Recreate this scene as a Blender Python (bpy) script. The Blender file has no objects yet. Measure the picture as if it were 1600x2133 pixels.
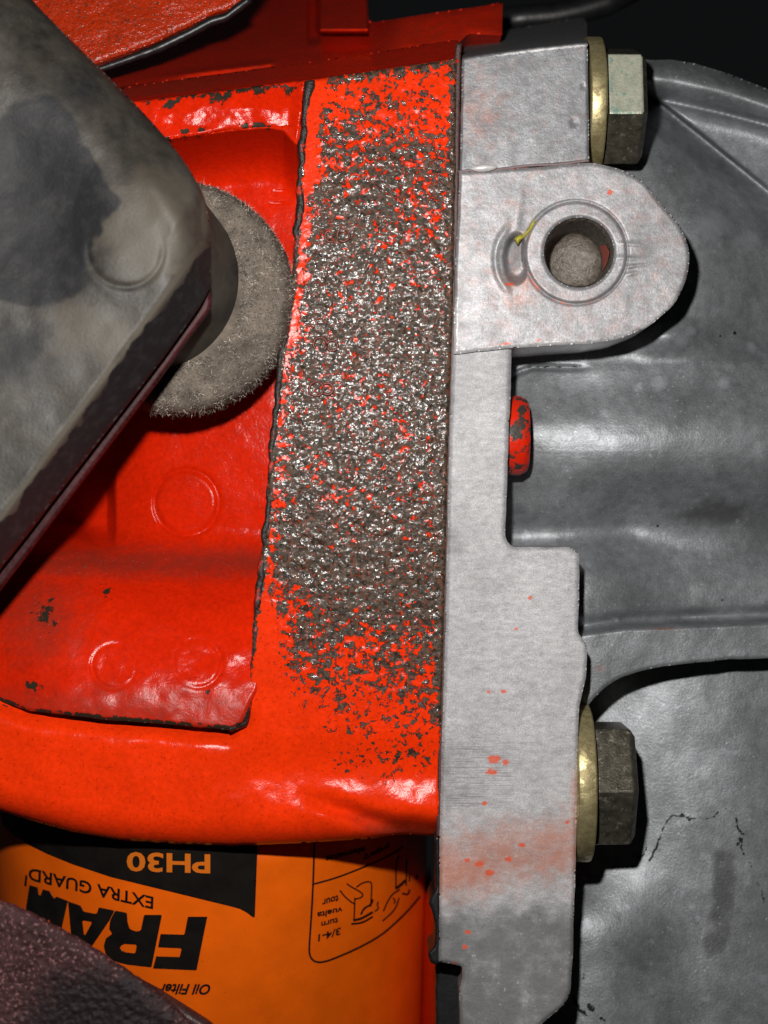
import bpy, bmesh, math, random
import numpy as np
from mathutils import Vector

# ------------------------------------------------------------------ camera, world, flash lamp, exposure
# Real size, lengths below are in millimetres and divided by 1000 on creation.
# x to the right, z up, y away from the camera.  y = 0 is the machined face of the engine block flange.
SC = bpy.context.scene
COL = SC.collection
D = 280.0            # camera distance to y = 0
S = 0.075            # millimetres per photo pixel at y = 0
cam_d = bpy.data.cameras.new('camera')
cam = bpy.data.objects.new('camera', cam_d)
COL.objects.link(cam)
cam.location = (0, -D / 1000, 0)
cam.rotation_euler = (math.radians(90), 0, 0)
cam_d.sensor_width = 36.0
cam_d.sensor_fit = 'AUTO'
cam_d.lens = 36.0 * D / (2133 * S)
cam_d.clip_start = 0.005
cam_d.clip_end = 20.0
cam_d.dof.use_dof = True
cam_d.dof.focus_distance = D / 1000
cam_d.dof.aperture_fstop = 22.0
SC.camera = cam

world = bpy.data.worlds.new('World')
SC.world = world
world.use_nodes = True
bg = world.node_tree.nodes['Background']
bg.inputs['Color'].default_value = (0.9, 0.95, 1.0, 1)
bg.inputs['Strength'].default_value = 0.005

flash_d = bpy.data.lights.new('phone_flash', 'POINT')
flash_d.energy = 1.9
flash_d.color = (1.0, 0.97, 0.93)
flash_d.shadow_soft_size = 0.0035
flash = bpy.data.objects.new('phone_flash', flash_d)
flash.location = (-0.007, -0.205, 0.040)
COL.objects.link(flash)

SC.view_settings.view_transform = 'Standard'
SC.view_settings.look = 'None'
SC.view_settings.exposure = 0.0
SC.view_settings.gamma = 1.0
SC.render.resolution_x, SC.render.resolution_y = 768, 1024
SC.cycles.max_bounces = 6

random.seed(7)
RNG = np.random.default_rng(7)

# ------------------------------------------------------------------ small maths helpers
def W(px, py, y):
    """photo pixel + depth -> world millimetres"""
    f = (D + y) / D * S
    return (px - 800.0) * f, y, (1066.5 - py) * f

def Wv(px, py, y):
    px, py, y = np.broadcast_arrays(np.asarray(px, float), np.asarray(py, float), np.asarray(y, float))
    f = (D + y) / D * S
    return np.stack([(px - 800.0) * f, y, (1066.5 - py) * f], -1)

def ss(a, b, x):
    t = np.clip((x - a) / (b - a), 0, 1)
    return t * t * (3 - 2 * t)

def _hash(ix, iy, seed):
    h = (ix.astype(np.int64) * 374761393 + iy.astype(np.int64) * 668265263 + seed * 974634777) & 0xffffffff
    h = ((h ^ (h >> 13)) * 1274126177) & 0xffffffff
    return ((h ^ (h >> 16)) & 0xffff) / 65535.0

def vnoise(x, y, seed=0):
    ix, iy = np.floor(x), np.floor(y)
    fx, fy = x - ix, y - iy
    fx, fy = fx * fx * (3 - 2 * fx), fy * fy * (3 - 2 * fy)
    a, b = _hash(ix, iy, seed), _hash(ix + 1, iy, seed)
    c, d = _hash(ix, iy + 1, seed), _hash(ix + 1, iy + 1, seed)
    return (a * (1 - fx) + b * fx) * (1 - fy) + (c * (1 - fx) + d * fx) * fy

def fbm(px, py, size, octv=3, seed=0):
    v, a, t = 0.0, 1.0, 0.0
    for k in range(octv):
        v = v + a * vnoise(px / size, py / size, seed + k * 17)
        t += a
        a *= 0.5
        size *= 0.5
    return v / t

def curve(xs_ys, blur=0):
    xs = [p[0] for p in xs_ys]
    ys = [p[1] for p in xs_ys]
    if not blur:
        return lambda x: np.interp(x, xs, ys)
    return lambda x: sum(np.interp(x + k * blur / 3.0, xs, ys) for k in (-3, -2, -1, 0, 1, 2, 3)) / 7.0

def blob(px, py, cx, cy, rx, ry=None):
    ry = ry or rx
    return np.clip(1 - np.hypot((px - cx) / rx, (py - cy) / ry), 0, 1)

def fillet(pts, r):
    """round every corner of a closed outline; a point may carry its own radius as a third number"""
    n, out = len(pts), []
    for i in range(n):
        p = np.array(pts[i][:2], float)
        a = np.array(pts[i - 1][:2], float)
        b = np.array(pts[(i + 1) % n][:2], float)
        rr = pts[i][2] if len(pts[i]) > 2 else r
        la, lb = np.linalg.norm(a - p), np.linalg.norm(b - p)
        da, db = min(rr, la * 0.48), min(rr, lb * 0.48)
        if rr < 1.5:
            out.append(p)
            continue
        q0, q1 = p + (a - p) / la * da, p + (b - p) / lb * db
        for t in np.linspace(0, 1, 6):
            out.append((1 - t) ** 2 * q0 + 2 * t * (1 - t) * p + t * t * q1)
    return np.array(out)

def wobble(pts, step, amp, size, seed):
    """resample a closed outline and push its points a little, as cast edges are"""
    out = []
    n = len(pts)
    for i in range(n):
        a, b = pts[i], pts[(i + 1) % n]
        L = np.linalg.norm(b - a)
        k = max(1, int(L / step))
        for j in range(k):
            out.append(a + (b - a) * j / k)
    out = np.array(out)
    dx = fbm(out[:, 0], out[:, 1], size, 2, seed) - 0.5
    dy = fbm(out[:, 0], out[:, 1], size, 2, seed + 5) - 0.5
    return out + np.stack([dx, dy], -1) * 2 * amp

def sdf(P, loops):
    """signed distance (inside positive) and nearest outline point for points P to closed loops"""
    n = len(P)
    best = np.full(n, 1e18)
    near = np.zeros((n, 2))
    inside = np.zeros(n, bool)
    for L in loops:
        A, B = L, np.roll(L, -1, 0)
        for a, b in zip(A, B):
            ab = b - a
            l2 = ab @ ab
            if l2 < 1e-9:
                continue
            t = np.clip(((P[:, 0] - a[0]) * ab[0] + (P[:, 1] - a[1]) * ab[1]) / l2, 0, 1)
            qx, qy = a[0] + t * ab[0], a[1] + t * ab[1]
            d = (P[:, 0] - qx) ** 2 + (P[:, 1] - qy) ** 2
            m = d < best
            best[m] = d[m]
            near[m, 0] = qx[m]
            near[m, 1] = qy[m]
            if (a[1] > 0) != (b[1] > 0) or a[1] != b[1]:
                c = ((a[1] > P[:, 1]) != (b[1] > P[:, 1]))
                xi = a[0] + (P[:, 1] - a[1]) / (b[1] - a[1] + 1e-12) * ab[0]
                inside ^= c & (P[:, 0] < xi)
    d = np.sqrt(best)
    return np.where(inside, d, -d), near

def patch(loops, sp):
    """grid of quads (and corner triangles) that fills closed loops, its rim snapped on to them"""
    allp = np.concatenate(loops)
    x0, y0 = allp.min(0) - sp
    x1, y1 = allp.max(0) + sp
    nx, ny = int((x1 - x0) / sp) + 2, int((y1 - y0) / sp) + 2
    gx, gy = np.meshgrid(x0 + np.arange(nx) * sp, y0 + np.arange(ny) * sp)
    P = np.stack([gx.ravel(), gy.ravel()], -1)
    d, near = sdf(P, loops)
    snap = np.abs(d) < 0.6 * sp
    P[snap] = near[snap]
    d[snap] = 0
    ok = d >= 0
    # even out the first rows inside the rim so that no sliver faces are left
    G, dd, okg = P.reshape(ny, nx, 2), d.reshape(ny, nx), ok.reshape(ny, nx)
    mv = np.zeros((ny, nx), bool)
    mv[1:-1, 1:-1] = (dd[1:-1, 1:-1] > 0) & (dd[1:-1, 1:-1] < 2.2 * sp) & okg[:-2, 1:-1] & okg[2:, 1:-1] & okg[1:-1, :-2] & okg[1:-1, 2:]
    for _ in range(3):
        A = G.copy()
        A[1:-1, 1:-1] = (G[:-2, 1:-1] + G[2:, 1:-1] + G[1:-1, :-2] + G[1:-1, 2:]) / 4
        G[mv] = A[mv]
    P = G.reshape(-1, 2)
    lo = mv.ravel()
    if lo.any():
        d[lo] = np.maximum(sdf(P[lo], loops)[0], 0.02)
    idx = np.arange(nx * ny).reshape(ny, nx)
    q = np.stack([idx[:-1, :-1], idx[:-1, 1:], idx[1:, 1:], idx[1:, :-1]], -1).reshape(-1, 4)
    k = ok[q]
    cnt = k.sum(1)
    quads = q[cnt == 4]
    t3, k3 = q[cnt == 3], k[cnt == 3]
    tris = t3[k3].reshape(-1, 3) if len(t3) else np.zeros((0, 3), int)
    used = np.zeros(nx * ny, bool)
    used[quads.ravel()] = True
    used[tris.ravel()] = True
    remap = np.cumsum(used) - 1
    return P[used], d[used], remap[quads], remap[tris]

# ------------------------------------------------------------------ objects
ORIGIN = {}

def thing(name, label, cat, loc, group=None):
    o = bpy.data.objects.new(name, None)
    COL.objects.link(o)
    o.empty_display_size = 0.005
    o.location = Vector(loc) / 1000
    o['label'] = label
    o['category'] = cat
    if group:
        o['group'] = group
    ORIGIN[o.name] = np.array(loc, float)
    return o

def obj(name, verts, faces, material, parent=None, smooth=None, attrs=None, label=None, kind=None, loc=None):
    verts = np.asarray(verts, float)
    org = ORIGIN[parent.name] if parent is not None else np.array(loc if loc is not None else (0, 0, 0), float)
    me = bpy.data.meshes.new(name)
    me.from_pydata(((verts - org) / 1000).tolist(), [], faces)
    me.polygons.foreach_set('use_smooth', np.ones(len(me.polygons), bool) if smooth is None else np.asarray(smooth, bool))
    for k, v in (attrs or {}).items():
        a = me.attributes.new(k, 'FLOAT', 'POINT')
        a.data.foreach_set('value', np.ascontiguousarray(v, np.float32))
    for m in (material if isinstance(material, (list, tuple)) else [material]):
        me.materials.append(m)
    me.update()
    o = bpy.data.objects.new(name, me)
    COL.objects.link(o)
    if parent is not None:
        o.parent = parent
    else:
        o.location = Vector(org) / 1000
    ORIGIN[o.name] = org
    if label:
        o['label'] = label
    if kind:
        o['kind'] = kind
    return o

def relief(name, loops, y0, yback, material, parent, height=None, sp=3.0, rad=6.0, attrs=None, place=None, label=None, loc=None):
    """a solid with a shaped front: outline given in photo pixels, front depth y0 + height(px, py, edge distance) mm,
    edges rounded by rad pixels, side walls running straight back to yback"""
    P, d, quads, tris = patch(loops, sp)
    px, py = P[:, 0], P[:, 1]
    y = np.full(len(P), float(y0))
    if height is not None:
        y = y + height(px, py, d)
    if rad > 0:
        t = np.clip(d / rad, 0, 1)
        y = y + rad * S * 0.75 * (1 - t) ** 2
    V = Wv(px, py, y)
    at = {k: np.asarray(f(px, py, d), float) * np.ones(len(P)) for k, f in (attrs or {}).items()}
    faces = [tuple(f) for f in quads[:, ::-1].tolist()] + [tuple(f) for f in tris[:, ::-1].tolist()]
    nsm = len(faces)
    if yback is not None:
        E = []
        for f in (quads, tris):
            m = f.shape[1]
            for i in range(m):
                E.append(np.stack([f[:, i], f[:, (i + 1) % m]], -1))
        E = np.concatenate(E)
        key = np.sort(E, 1)
        key = key[:, 0].astype(np.int64) * (len(P) + 1) + key[:, 1]
        _, inv, cnt = np.unique(key, return_inverse=True, return_counts=True)
        B = E[cnt[inv] == 1]
        ids = np.unique(B)
        mp = np.zeros(len(P), int)
        mp[ids] = np.arange(len(ids))
        n0, nb = len(V), len(ids)
        back = V[ids].copy()
        back[:, 1] = np.maximum(yback, back[:, 1] + 0.3)
        V = np.concatenate([V, V[ids], back])
        for k in at:
            at[k] = np.concatenate([at[k], at[k][ids], at[k][ids]])
        f0, f1 = mp[B[:, 0]] + n0, mp[B[:, 1]] + n0
        faces += np.stack([f0, f1, f1 + nb, f0 + nb], -1).tolist()
    sm = np.ones(len(faces), bool)
    sm[nsm:] = False
    return obj(name, V, faces, material, parent, sm, at, label, None, loc)

def tube(name, pts, radii, material, parent, seg=8, label=None, attrs=None, loc=None):
    """tube through 3D points (mm) with a radius at each"""
    pts = np.asarray(pts, float)
    n = len(pts)
    V, F = [], []
    up = np.array([0, -1.0, 0.05])
    for i in range(n):
        t = pts[min(i + 1, n - 1)] - pts[max(i - 1, 0)]
        t /= np.linalg.norm(t) + 1e-9
        a = np.cross(t, up)
        if np.linalg.norm(a) < 1e-3:
            a = np.cross(t, [1.0, 0, 0])
        a /= np.linalg.norm(a)
        b = np.cross(a, t)
        for k in range(seg):
            w = 2 * math.pi * k / seg
            V.append(pts[i] + radii[i] * (math.cos(w) * a + math.sin(w) * b))
    for i in range(n - 1):
        for k in range(seg):
            F.append((i * seg + k, i * seg + (k + 1) % seg, (i + 1) * seg + (k + 1) % seg, (i + 1) * seg + k))
    F.append(tuple(range(seg))[::-1])
    F.append(tuple((n - 1) * seg + k for k in range(seg)))
    return obj(name, V, F, material, parent, None, attrs, label, None, loc)

def lathe(profile, seg, axis='y', centre=(0, 0, 0)):
    """profile: list of (along, radius); closed when it returns to its first point"""
    V, F = [], []
    n = len(profile)
    for (a, r) in profile:
        for k in range(seg):
            w = 2 * math.pi * k / seg
            c, s = r * math.cos(w), r * math.sin(w)
            V.append({'y': (c, a, s), 'x': (a, c, s), 'z': (c, s, a)}[axis])
    for i in range(n - 1):
        for k in range(seg):
            F.append((i * seg + k, i * seg + (k + 1) % seg, (i + 1) * seg + (k + 1) % seg, (i + 1) * seg + k))
    return np.array(V) + np.array(centre), F

# ------------------------------------------------------------------ materials
class Mat:
    def __init__(self, name):
        self.m = bpy.data.materials.new(name)
        self.m.use_nodes = True
        self.nt = self.m.node_tree
        self.b = self.nt.nodes['Principled BSDF']
        tc = self.nt.nodes.new('ShaderNodeTexCoord')
        sc = self.n('ShaderNodeVectorMath', operation='SCALE')
        self.nt.links.new(tc.outputs['Object'], sc.inputs[0])
        sc.inputs['Scale'].default_value = 1000.0
        self.co = sc.outputs[0]
        self.col = self.rgh = self.met = None
        self.norm = None

    def n(self, t, **kw):
        nd = self.nt.nodes.new(t)
        for k, v in kw.items():
            setattr(nd, k, v)
        return nd

    def link(self, a, sock):
        if isinstance(a, (int, float)):
            sock.default_value = a
        elif isinstance(a, tuple):
            sock.default_value = a if len(a) == 4 else (*a, 1)
        else:
            self.nt.links.new(a, sock)

    def noise(self, size, detail=3, rough=0.55, stretch=None, dist=0.0, seed=0.0):
        nd = self.n('ShaderNodeTexNoise')
        co = self.co
        if stretch or seed:
            mp = self.n('ShaderNodeMapping')
            self.nt.links.new(co, mp.inputs[0])
            if stretch:
                mp.inputs['Scale'].default_value = stretch
            mp.inputs['Location'].default_value = (seed, seed * 1.7, seed * .3)
            co = mp.outputs[0]
        self.nt.links.new(co, nd.inputs['Vector'])
        nd.inputs['Scale'].default_value = 1.0 / size
        nd.inputs['Detail'].default_value = detail
        nd.inputs['Roughness'].default_value = rough
        nd.inputs['Distortion'].default_value = dist
        return nd.outputs['Fac']

    def voro(self, size, feature='F1'):
        nd = self.n('ShaderNodeTexVoronoi', feature=feature)
        self.nt.links.new(self.co, nd.inputs['Vector'])
        nd.inputs['Scale'].default_value = 1.0 / size
        return nd.outputs['Distance']

    def math(self, op, a, b=0.0, c=None):
        nd = self.n('ShaderNodeMath', operation=op)
        self.link(a, nd.inputs[0])
        self.link(b, nd.inputs[1])
        if c is not None:
            self.link(c, nd.inputs[2])
        return nd.outputs[0]

    def step(self, v, mid, soft):
        nd = self.n('ShaderNodeMapRange')
        nd.interpolation_type = 'SMOOTHSTEP'
        self.link(v, nd.inputs['Value'])
        nd.inputs['From Min'].default_value = mid - soft
        nd.inputs['From Max'].default_value = mid + soft
        return nd.outputs[0]

    def attr(self, name):
        return self.n('ShaderNodeAttribute', attribute_name=name).outputs['Fac']

    def mask(self, attr, size, amp, soft=0.05, detail=4, seed=0.0, stretch=None):
        """1 where attribute + noise passes one half"""
        v = self.math('ADD', self.attr(attr), self.math('MULTIPLY', self.math('SUBTRACT', self.noise(size, detail, .6, seed=seed, stretch=stretch), 0.5), amp))
        return self.step(v, 0.5, soft)

    def base(self, col, rough, metal=0.0):
        self.col, self.rgh, self.met = (*col, 1), rough, metal

    def vary(self, size, lo, hi, detail=4, stretch=None, seed=0.0):
        """multiply colour by lo..hi noise"""
        f = self.noise(size, detail, .6, stretch, seed=seed)
        mr = self.n('ShaderNodeMapRange')
        self.link(f, mr.inputs['Value'])
        mr.inputs['From Min'].default_value = .3
        mr.inputs['From Max'].default_value = .7
        mr.inputs['To Min'].default_value = lo
        mr.inputs['To Max'].default_value = hi
        mx = self.n('ShaderNodeMix', data_type='RGBA', blend_type='MULTIPLY')
        mx.inputs[0].default_value = 1.0
        self.link(self.col, mx.inputs[6])
        self.nt.links.new(mr.outputs[0], mx.inputs[7])
        self.col = mx.outputs[2]

    def layer(self, mask, col, rough=None, metal=None, amount=1.0):
        if amount != 1.0:
            mask = self.math('MULTIPLY', mask, amount)
        mx = self.n('ShaderNodeMix', data_type='RGBA')
        self.link(mask, mx.inputs[0])
        self.link(self.col, mx.inputs[6])
        self.link(col if not isinstance(col, tuple) else (*col, 1), mx.inputs[7])
        self.col = mx.outputs[2]
        for k, v in (('rgh', rough), ('met', metal)):
            if v is not None:
                f = self.n('ShaderNodeMix', data_type='FLOAT')
                self.link(mask, f.inputs[0])
                self.link(getattr(self, k), f.inputs[2])
                self.link(v, f.inputs[3])
                setattr(self, k, f.outputs[0])

    def bump(self, height, dist, strength=1.0):
        nd = self.n('ShaderNodeBump')
        self.link(height, nd.inputs['Height'])
        self.link(strength, nd.inputs['Strength'])
        nd.inputs['Distance'].default_value = dist / 1000.0
        if self.norm is not None:
            self.nt.links.new(self.norm, nd.inputs['Normal'])
        self.norm = nd.outputs[0]

    def done(self, spec=0.5, coat=0.0, sheen=0.0):
        self.link(self.col, self.b.inputs['Base Color'])
        self.link(self.rgh, self.b.inputs['Roughness'])
        self.link(self.met, self.b.inputs['Metallic'])
        self.link(spec, self.b.inputs['Specular IOR Level'])
        self.b.inputs['Coat Weight'].default_value = coat
        self.b.inputs['Sheen Weight'].default_value = sheen
        if self.norm is not None:
            self.nt.links.new(self.norm, self.b.inputs['Normal'])
        return self.m

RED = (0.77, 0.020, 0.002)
IRON = (0.095, 0.064, 0.043)

def red_paint():
    """glossy red engine enamel over cast iron; attributes chip (bare iron) and dirt (dusty brown coat, shade painted on receding faces)"""
    M = Mat('red_engine_paint')
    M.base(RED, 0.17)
    M.vary(9.0, 0.86, 1.06)
    M.vary(0.8, 0.80, 1.08, 5)
    pit = M.step(M.noise(0.55, 4, .6, seed=6.3), 0.66, 0.06)
    M.layer(pit, (0.30, 0.012, 0.003), None, None, 0.55)
    dirt_shade = M.mask('dirt_shade', 2.2, 0.7, 0.42, 6)
    M.layer(dirt_shade, (0.20, 0.028, 0.016), 0.45, None, 0.75)
    speck = M.step(M.noise(0.45, 2, .5, seed=3.1), 0.70, 0.03)
    M.layer(M.math('MULTIPLY', speck, dirt_shade), (0.30, 0.16, 0.14), 0.6, None, 0.6)
    chip = M.mask('chip', 1.0, 1.7, 0.05, 5)
    M.layer(chip, (0.030, 0.024, 0.015), 0.42, 0.0)
    M.bump(M.noise(1.6, 3, .5), 0.020, 1.0)
    M.bump(M.noise(0.46, 4, .62), 0.040, 1.0)
    M.bump(M.math('SUBTRACT', 1.0, chip), 0.08, 1.0)
    return M.done(0.15)

def worn_flange():
    """red paint worn through to rough greasy cast iron; attribute wear is the share of bare iron"""
    M = Mat('worn_painted_iron')
    M.base((0.97, 0.040, 0.003), 0.19)  # brighter than RED: extra light on the lower band put into the paint
    M.vary(6.0, 0.88, 1.06)
    M.vary(0.7, 0.82, 1.06, 5)
    M.layer(M.step(M.noise(0.5, 4, .6, seed=6.3), 0.64, 0.07), (0.42, 0.012, 0.002), None, None, 0.6)
    M.layer(M.mask('dirt_shade', 2.0, 0.8, 0.4, 6), (0.14, 0.02, 0.010), 0.45, None, 0.8)
    n = M.noise(0.95, 5, .60, dist=0.5)
    th = M.math('MULTIPLY_ADD', M.attr('wear'), 0.42, 0.29)
    bare = M.step(M.math('SUBTRACT', th, n), 0.0, 0.014)
    rim = M.step(M.math('SUBTRACT', th, n), -0.014, 0.014)
    M.layer(rim, (0.20, 0.02, 0.008), 0.4)
    M.layer(bare, IRON, 0.12, 0.0)
    matt = M.math('SUBTRACT', 1.0, M.step(M.noise(0.48, 4, .6, seed=12.5, stretch=(.7, 1, 1.3)), 0.51, 0.05))
    M.layer(M.math('MULTIPLY', bare, matt), (0.088, 0.055, 0.034), 0.62)
    dark = M.step(M.noise(0.62, 4, .6, seed=9.0), 0.49, 0.08)
    M.layer(M.math('MULTIPLY', bare, dark), (0.022, 0.017, 0.012), None, None, 0.88)
    rust = M.step(M.noise(0.8, 4, .6, seed=4.0), 0.58, 0.05)
    M.layer(M.math('MULTIPLY', bare, rust), (0.26, 0.055, 0.03), None, None, 0.6)
    M.bump(M.noise(1.5, 3, .6), 0.035, 0.7)
    M.bump(M.noise(0.48, 4, .62), 0.032, 1.0)
    M.bump(M.noise(0.62, 3, .5, dist=.4, seed=2.0), 0.085, bare)
    M.bump(M.noise(0.27, 2, .5), 0.020, bare)
    M.bump(M.math('SUBTRACT', 1.0, bare), 0.07, 1.0)
    return M.done(M.math('MULTIPLY_ADD', bare, 0.19, 0.13))

def alu(name, col, rough, metal, grain=1.0, marks=True):
    """cast aluminium; attributes stain (orange paint smear), spot (red paint flecks), grime (dark smudges), scuff (file marks)"""
    M = Mat(name)
    M.base(col, rough, metal)
    M.vary(7.0, 0.82, 1.12, 5)
    M.vary(0.9, 0.76, 1.14, 6, (.6, 1, 1.3))
    M.vary(0.22, 0.74, 1.20, 2)
    M.layer(M.step(M.noise(0.5, 5, .7, seed=7.7, stretch=(.6, 1, 1.4)), 0.63, 0.05), (0.26, 0.20, 0.20), None, None, 0.5)
    if marks:
        M.layer(M.mask('grime_shade', 2.6, 1.1, 0.35, 6), (0.10, 0.102, 0.105), 0.6, None, 0.78)
        lines = M.step(M.noise(1.0, 3, .6, stretch=(0.14, 1.0, 6.0)), 0.56, 0.06)
        M.layer(M.math('MULTIPLY', lines, M.step(M.attr('scuff'), 0.5, 0.4)), (0.15, 0.14, 0.14), None, None, 0.6)
        M.layer(M.mask('stain', 1.7, 1.0, 0.4, 6), (0.50, 0.14, 0.06), 0.5, None, 0.7)
        M.layer(M.mask('spot', 0.75, 1.5, 0.12, 5, stretch=(.7, 1, 1.3)), (0.70, 0.09, 0.03), 0.4, 0.0, 0.9)
    M.layer(M.mask('bright', 0.7, 0.9, 0.15, 4), (0.80, 0.79, 0.80), 0.35, None, 0.8)  # pale chipped edge on the ear, a painted highlight line on the boss
    M.layer(M.step(M.noise(0.5, 1, .4, seed=5.5), 0.76, 0.02), (0.85, 0.86, 0.9), 0.4, None, 0.25)
    M.bump(M.noise(2.4, 3, .5), 0.03 * grain, 1.0)
    M.bump(M.noise(0.42, 4, .65), 0.036 * grain, 1.0)
    return M.done(0.5)

def dark_alu():
    """weathered grey bell casting; attributes crack (black hairline marks), film (dark oil run), spot (pale dots)"""
    M = Mat('weathered_cast_aluminium')
    M.base((0.272, 0.284, 0.300), 0.47, 0.5)
    M.vary(11.0, 0.70, 1.20, 3)
    M.vary(1.6, 0.80, 1.16, 6)
    M.vary(0.25, 0.80, 1.18, 2)
    M.layer(M.mask('film_shade', 4.0, 0.35, 0.08, 5), (0.10, 0.10, 0.105), 0.4, None, 0.75)
    M.layer(M.step(M.noise(2.4, 2, .5, seed=8.8), 0.70, 0.05), (0.42, 0.44, 0.48), None, None, 0.45)
    M.layer(M.step(M.noise(0.55, 1, .4, seed=2.5), 0.745, 0.02), (0.60, 0.62, 0.66), None, None, 0.5)
    M.layer(M.mask('spot', 1.4, 0.5, 0.2, 5), (0.40, 0.42, 0.45), None, None, 0.7)
    M.layer(M.mask('crack', 0.7, 1.5, 0.10, 5), (0.012, 0.012, 0.014), 0.6)
    M.layer(M.mask('stain', 1.2, 0.9, 0.2, 5), (0.36, 0.12, 0.07), None, None, 0.6)
    M.bump(M.noise(3.0, 3, .5, stretch=(1, 1, .7)), 0.06, 1.0)
    M.bump(M.noise(0.45, 4, .65), 0.060, 1.0)
    return M.done(0.5)

def simple(name, col, rough, metal=0.0, vary=(3.0, 0.75, 1.2), bump=(0.6, 0.05), spec=0.5, second=None):
    M = Mat(name)
    M.base(col, rough, metal)
    M.vary(vary[0], vary[1], vary[2], 5)
    if second:
        M.layer(M.step(M.noise(second[0], 5, .65, seed=1.3), second[1], 0.06), second[2], second[3] if len(second) > 3 else None, second[4] if len(second) > 4 else None)
    if bump:
        M.bump(M.noise(bump[0], 4, .6), bump[1], 1.0)
    return M.done(spec)

def arm_paint():
    """dusty worn grey-brown paint; attributes black (bare black primer / hollow) and pale (rubbed edges, painted ridge highlights)"""
    M = Mat('dusty_grey_paint')
    M.base((0.034, 0.0315, 0.028), 0.45, 0.0)
    M.vary(8.0, 0.40, 1.5, 6)
    M.vary(1.4, 0.65, 1.35, 6)
    M.vary(0.3, 0.7, 1.3, 3)
    M.layer(M.mask('pale', 5.0, 0.9, 0.4, 5), (0.115, 0.098, 0.076), 0.55, None, 0.8)
    M.layer(M.mask('black', 3.5, 0.9, 0.28, 6), (0.011, 0.011, 0.013), 0.6)
    M.layer(M.math('MULTIPLY', M.step(M.noise(2.2, 6, .7, seed=3.7), 0.56, 0.09), M.attr('black')), (0.045, 0.043, 0.042), None, None, 0.4)
    M.bump(M.noise(3.0, 4, .6), 0.06, 1.0)
    M.bump(M.noise(0.4, 4, .65), 0.06, 1.0)
    return M.done(0.4)

def rusty():
    M = Mat('rusty_grainy_steel')
    M.base((0.050, 0.020, 0.021), 0.65)
    M.vary(5.0, 0.5, 1.4, 5)
    M.layer(M.step(M.noise(0.55, 3, .6), 0.60, 0.06), (0.24, 0.11, 0.11), 0.4)
    M.layer(M.mask('black', 5.0, 1.0, 0.25, 6), (0.016, 0.010, 0.011), 0.5)
    M.bump(M.noise(0.42, 4, .7), 0.16, 1.0)
    return M.done(0.22)

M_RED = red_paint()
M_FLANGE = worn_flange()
M_ALU = alu('pale_cast_aluminium', (0.50, 0.495, 0.51), 0.58, 0.1)
M_ALU_MID = alu('ear_cast_aluminium', (0.36, 0.36, 0.375), 0.47, 0.32)
M_ALU_GREY = alu('grey_cast_aluminium', (0.28, 0.285, 0.30), 0.45, 0.4)
M_BELL = dark_alu()
M_ARM = arm_paint()
M_RUST = rusty()
M_BEAD = simple('chipped_black_edge', (0.022, 0.018, 0.015), 0.36, 0.0, (0.8, .5, 1.6), (0.45, 0.22), 0.5, (2.2, 0.60, (0.6, 0.03, 0.01)))
M_BLACK = simple('black_rubber', (0.010, 0.010, 0.011), 0.38, 0.0, (2, .7, 1.3), (0.8, 0.05))
M_GASKET = simple('oily_gasket', (0.055, 0.018, 0.016), 0.5, 0.0, (1.5, .5, 1.4), (0.6, 0.06))
M_ZINC = simple('yellow_zinc_plate', (0.60, 0.51, 0.27), 0.42, 0.75, (1.2, .7, 1.2), (0.4, 0.04), 0.5, (1.8, 0.52, (0.26, 0.21, 0.10), 0.5, 0.5))
M_ZINC_LIT = simple('lit_zinc_plate', (0.52, 0.53, 0.42), 0.45, 0.45, (1.0, .8, 1.15), (0.35, 0.05), 0.5, (1.1, 0.60, (0.22, 0.36, 0.30), 0.5, 0.4))
M_HEAD = simple('dark_zinc_plate', (0.11, 0.10, 0.075), 0.36, 0.6, (1.5, .5, 1.5), (0.4, 0.06), 0.6, (0.9, 0.62, (0.30, 0.28, 0.22), 0.4, 0.6))
M_FELT = simple('grey_felt', (0.20, 0.165, 0.135), 0.95, 0.0, (3.0, .45, 1.3), (0.6, 0.25), 0.1)
M_FIBRE = Mat('felt_fibre')
M_FIBRE.base((0.05, 0.040, 0.031), 0.75)
M_FIBRE.layer(M_FIBRE.attr('tone'), (0.78, 0.68, 0.58))
M_FIBRE.vary(2.0, 0.35, 1.35)
M_FIBRE = M_FIBRE.done(0.25)
M_ORANGE = simple('orange_filter_enamel', (0.95, 0.140, 0.003), 0.30, 0.0, (9, .82, 1.08), (0.5, 0.012), 0.5, (0.5, 0.70, (0.25, 0.05, 0.006)))
M_INK = simple('black_ink', (0.010, 0.008, 0.007), 0.40, 0.0, (4, .7, 1.4), None, 0.4)
M_INK_ORANGE = simple('orange_ink', (0.78, 0.18, 0.012), 0.40, 0.0, (6, .95, 1.05), None, 0.4)
M_HOLE = simple('greasy_bore', (0.17, 0.145, 0.12), 0.40, 0.1, (0.9, .45, 1.35), (0.5, 0.20), 0.6)

# ------------------------------------------------------------------ engine block
block = thing('engine_block', 'red painted cast iron engine block with a worn brown vertical flange', 'engine block', W(700, 1740, 10))

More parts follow.
